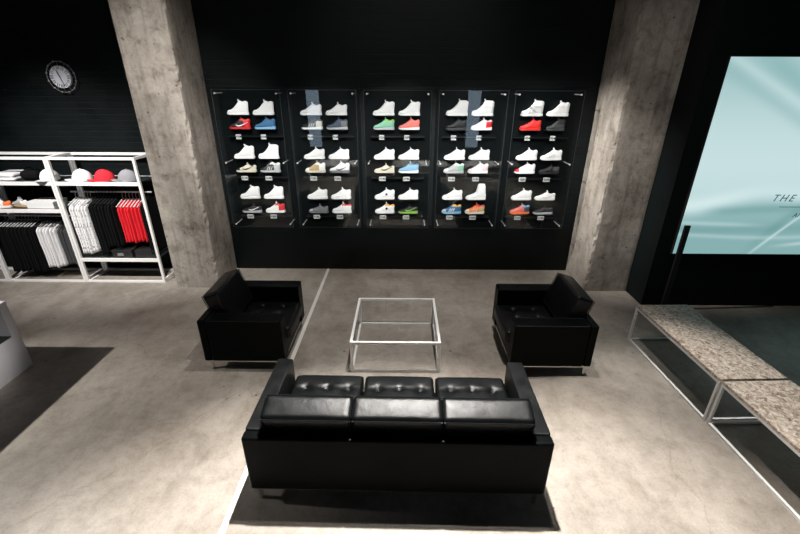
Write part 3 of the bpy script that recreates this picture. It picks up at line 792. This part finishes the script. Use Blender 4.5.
cap(-4.01, 5.96, 1.596, M['cap_g'], 'grey cap on the top shelf nearest the concrete column', .3)

# folded and loose goods on the left rack's shelves
def folded(name, x0, x1, y0, y1, z0, z1, m, label, cat, n=2):
    r = root(name, ((x0 + x1) / 2, (y0 + y1) / 2, z0), label, cat)
    hx, hy, h = (x1 - x0) / 2, (y1 - y0) / 2, (z1 - z0) / n
    for i in range(n):
        b = cushion(hx * (1 - .03 * i), hy, h / 2, h * .45, h * .1, n=12)
        mesh_obj('fold', b, m, r, True, (0, 0, h * (i + .5)))
folded('folded_jumper', -5.95, -5.60, 5.86, 6.2, 1.596, 1.70, M['cap_w'], 'folded pale jumper on the top shelf of the left rack', 'clothing')
def bag(x, y, z, m, label):
    r = root('shoulder_bag', (x, y, z), label, 'bag')
    mesh_obj('body', cushion(.13, .08, .065, .05, .01, n=14), m, r, True, (0, 0, .066))
    b = bmesh.new(); pts = [(-.10 + .2 * i / 10, -.02, .11 + .07 * math.sin(PI * i / 10)) for i in range(11)]
    for a, c in zip(pts, pts[1:]): rod(b, a, c, .007, 6)
    mesh_obj('strap', b, m, r)
bag(-5.44, 6.0, 1.596, M['cloth_k'], 'slouchy black bag on the top shelf beside the pale jumper')
cap(-5.165, 5.97, 1.596, M['cap_w'], 'white cap on the left rack top shelf, beside the black bag', 1.45)
# second shelf
sneaker(-6.02, 1.186, 'low', ('white', 'white', 'orange', 'white'), 'sole', 'lining', 'lace', 'white and orange sneaker on the second shelf, at the picture edge', 'sneakers on the rack shelf', y=5.92, rz=.2, sc=1.0)
sneaker(-5.80, 1.186, 'low', ('white', 'lightgrey', 'white', 'orange'), 'tan', 'lining', 'lace', 'pale sneaker with brown sole on the second shelf, beside the shoebox', 'sneakers on the rack shelf', y=6.02, rz=-.3, sc=1.0)
r = root('shoebox', (-5.38, 6.02, 1.186), 'flat white shoebox on the second shelf of the left rack', 'box')
mesh_obj('box_body', B(-.20, .20, -.14, .14, 0, .075), M['box_w'], r); mesh_obj('lid', B(-.204, .204, -.144, .144, .070, .098, bev=.002), M['box_w'], r)
for q, (x, lab) in enumerate(((-4.36, 'black storage box with small grey label on the low shelf, under red shirts'), (-4.0, 'black storage box on the low shelf nearest the concrete column'))):
    r = root('storage_box', (x, 6.03, .406), lab, 'box', 'black boxes on the low shelf')
    mesh_obj('box_body', B(-.155, .155, -.16, .16, 0, .10, bev=.003), M['kplastic'], r); mesh_obj('lid', B(-.160, .160, -.165, .165, .095, .12, bev=.003), M['kplastic'], r)
    if q == 0: mesh_obj('label_plate', B(-.07, .02, -.166, -.160, .03, .075), M['grey'], r)

# ------------------------------------------------------------------ white display table at the left edge
r = root('display_table', (-4.75, 2.85, 0), 'white box display table with open dark niche, cut off by the picture edge', 'display table')
hx, hy = .60, .885
mesh_obj('base', B(-hx, hx, -hy, hy, 0, .42), M['table'], r)
mesh_obj('top', B(-hx, hx, -hy, hy, .745, .81, bev=.003), M['table'], r)
for s in (-1, 1):
    y0, y1 = sorted((s * hy, s * (hy - .09))); mesh_obj('end_panel', B(-hx, hx, y0, y1, .42, .745), M['table'], r)
mesh_obj('back_panel', B(-hx + .25, -hx + .27, -hy + .09, hy - .09, .42, .745), M['dark'], r)
mesh_obj('niche_floor', B(-hx + .27, hx - .01, -hy + .09, hy - .09, .421, .432), M['dark'], r)

# white low tables behind the camera, seen mirrored in the acrylic fronts
for q, (x, lab) in enumerate(((-2.2, 'low white display table mirrored in the acrylic, on the clock side'), (.6, 'low white display table mirrored in the middle cases'), (3.0, 'low white display table mirrored in the acrylic, on the screen side'))):
    r = root('display_table', (x, -1.9, 0), lab, 'display table', 'white tables behind')
    mesh_obj('top', B(-.95, .95, -.45, .45, .40, .46), M['box_w'], r)
    for sx in (-1, 1):
        for sy in (-1, 1): mesh_obj('leg', B(sx * .9 - .03, sx * .9 + .03, sy * .4 - .03, sy * .4 + .03, 0, .40), M['box_w'], r)

# ------------------------------------------------------------------ lights
def spot(loc, aim, power, ang, blend=.5, rad=.05, col=(1, .96, .91)):
    l = D.lights.new('spot', 'SPOT'); l.energy = power; l.spot_size = math.radians(ang); l.spot_blend = blend; l.shadow_soft_size = rad; l.color = col
    o = D.objects.new('ceiling_spot', l); C.objects.link(o); o.location = loc  # shared by the room's lamps and the added fill lamps
    o.rotation_euler = (Vector(aim) - Vector(loc)).to_track_quat('-Z', 'Y').to_euler(); return o
spot((.19, 3.9, 7.1), (.15, .3, 0), 7300, 56, .7, .05)                # over the seating, aimed towards the camera side
spot((.6, 3.6, 7.1), (.1, 4.5, 0), 1150, 56, .9, .05)
spot((-6.8, 2.5, 3.8), (-3.9, 2.7, 0), 1350, 52, 1., .05)            # from the left
for x, p_ in zip(CX, (950, 1150, 1450, 1400, 950)): spot((x * .8, 1.6, 4.7), (x, 6.35, 1.75), p_, 25, 1., .06, (1, .97, .95))
spot((-4.9, 2.6, 5.4), (-5.0, 6.0, 1.1), 1800, 44, 1., .06, (1, .97, .95))
spot((-1.9, 1.9, 6.6), (-3.1, 5.7, 1.9), 1800, 36, 1., .06)          # added fill to brighten the left column
spot((1.4, 1.4, 6.6), (3.15, 5.6, 2.2), 130, 30, 1., .06)  # weak fill added for the front face of the right column
spot((-1.2, 4.7, 5.0), (2.85, 6.1, 1.5), 1900, 29, 1., .06)             # added to brighten the side face of the right column
spot((2.1, 2.7, 6.9), (2.6, 2.9, 0), 1700, 23, .8, .05)              # extra lamp added to lift the benches
spot((1.6, .6, 5.6), (-4.3, 3.1, .5), 2000, 9, 1., .05)              # narrow beam added to brighten the white table at the left
spot((.4, 3.2, 6.9), (.1, 6.4, 3.5), 260, 44, 1., .06)               # faint lamp added so the brick above the cases shows
for x in (-2.2, .6, 3.0): spot((x, -2.4, 7.0), (x, -1.9, 0), 4200, 17, .6)   # added to strengthen the mirror image of the white tables behind

wd = D.worlds.new('World'); bpy.context.scene.world = wd; wd.use_nodes = True
wd.node_tree.nodes['Background'].inputs['Color'].default_value = (.10, .14, .16, 1); wd.node_tree.nodes['Background'].inputs['Strength'].default_value = .3

# ------------------------------------------------------------------ camera
pitch, yaw, roll = math.radians(24.1), math.radians(.3), math.radians(.25)
f = Vector((-math.sin(yaw) * math.cos(pitch), math.cos(yaw) * math.cos(pitch), -math.sin(pitch)))
rt = Vector((math.cos(yaw), math.sin(yaw), 0)); up = rt.cross(f)
R_ = math.cos(roll) * rt + math.sin(roll) * up; U_ = -math.sin(roll) * rt + math.cos(roll) * up
cam = D.cameras.new('camera'); cam.sensor_width = 36; cam.lens = 409 / 800 * 36; cam.clip_start = .05
co = D.objects.new('camera', cam); C.objects.link(co)
mx = Matrix((R_, U_, -f)).transposed().to_4x4(); mx.translation = Vector((0, 0, 2.9)); co.matrix_world = mx
sc = bpy.context.scene; sc.camera = co
vs_ = sc.view_settings; vs_.view_transform = 'Standard'; vs_.look = 'None'; vs_.gamma = 1; vs_.exposure = 0; vs_.use_curve_mapping = False
sc.cycles.max_bounces = 8; sc.cycles.transparent_max_bounces = 12
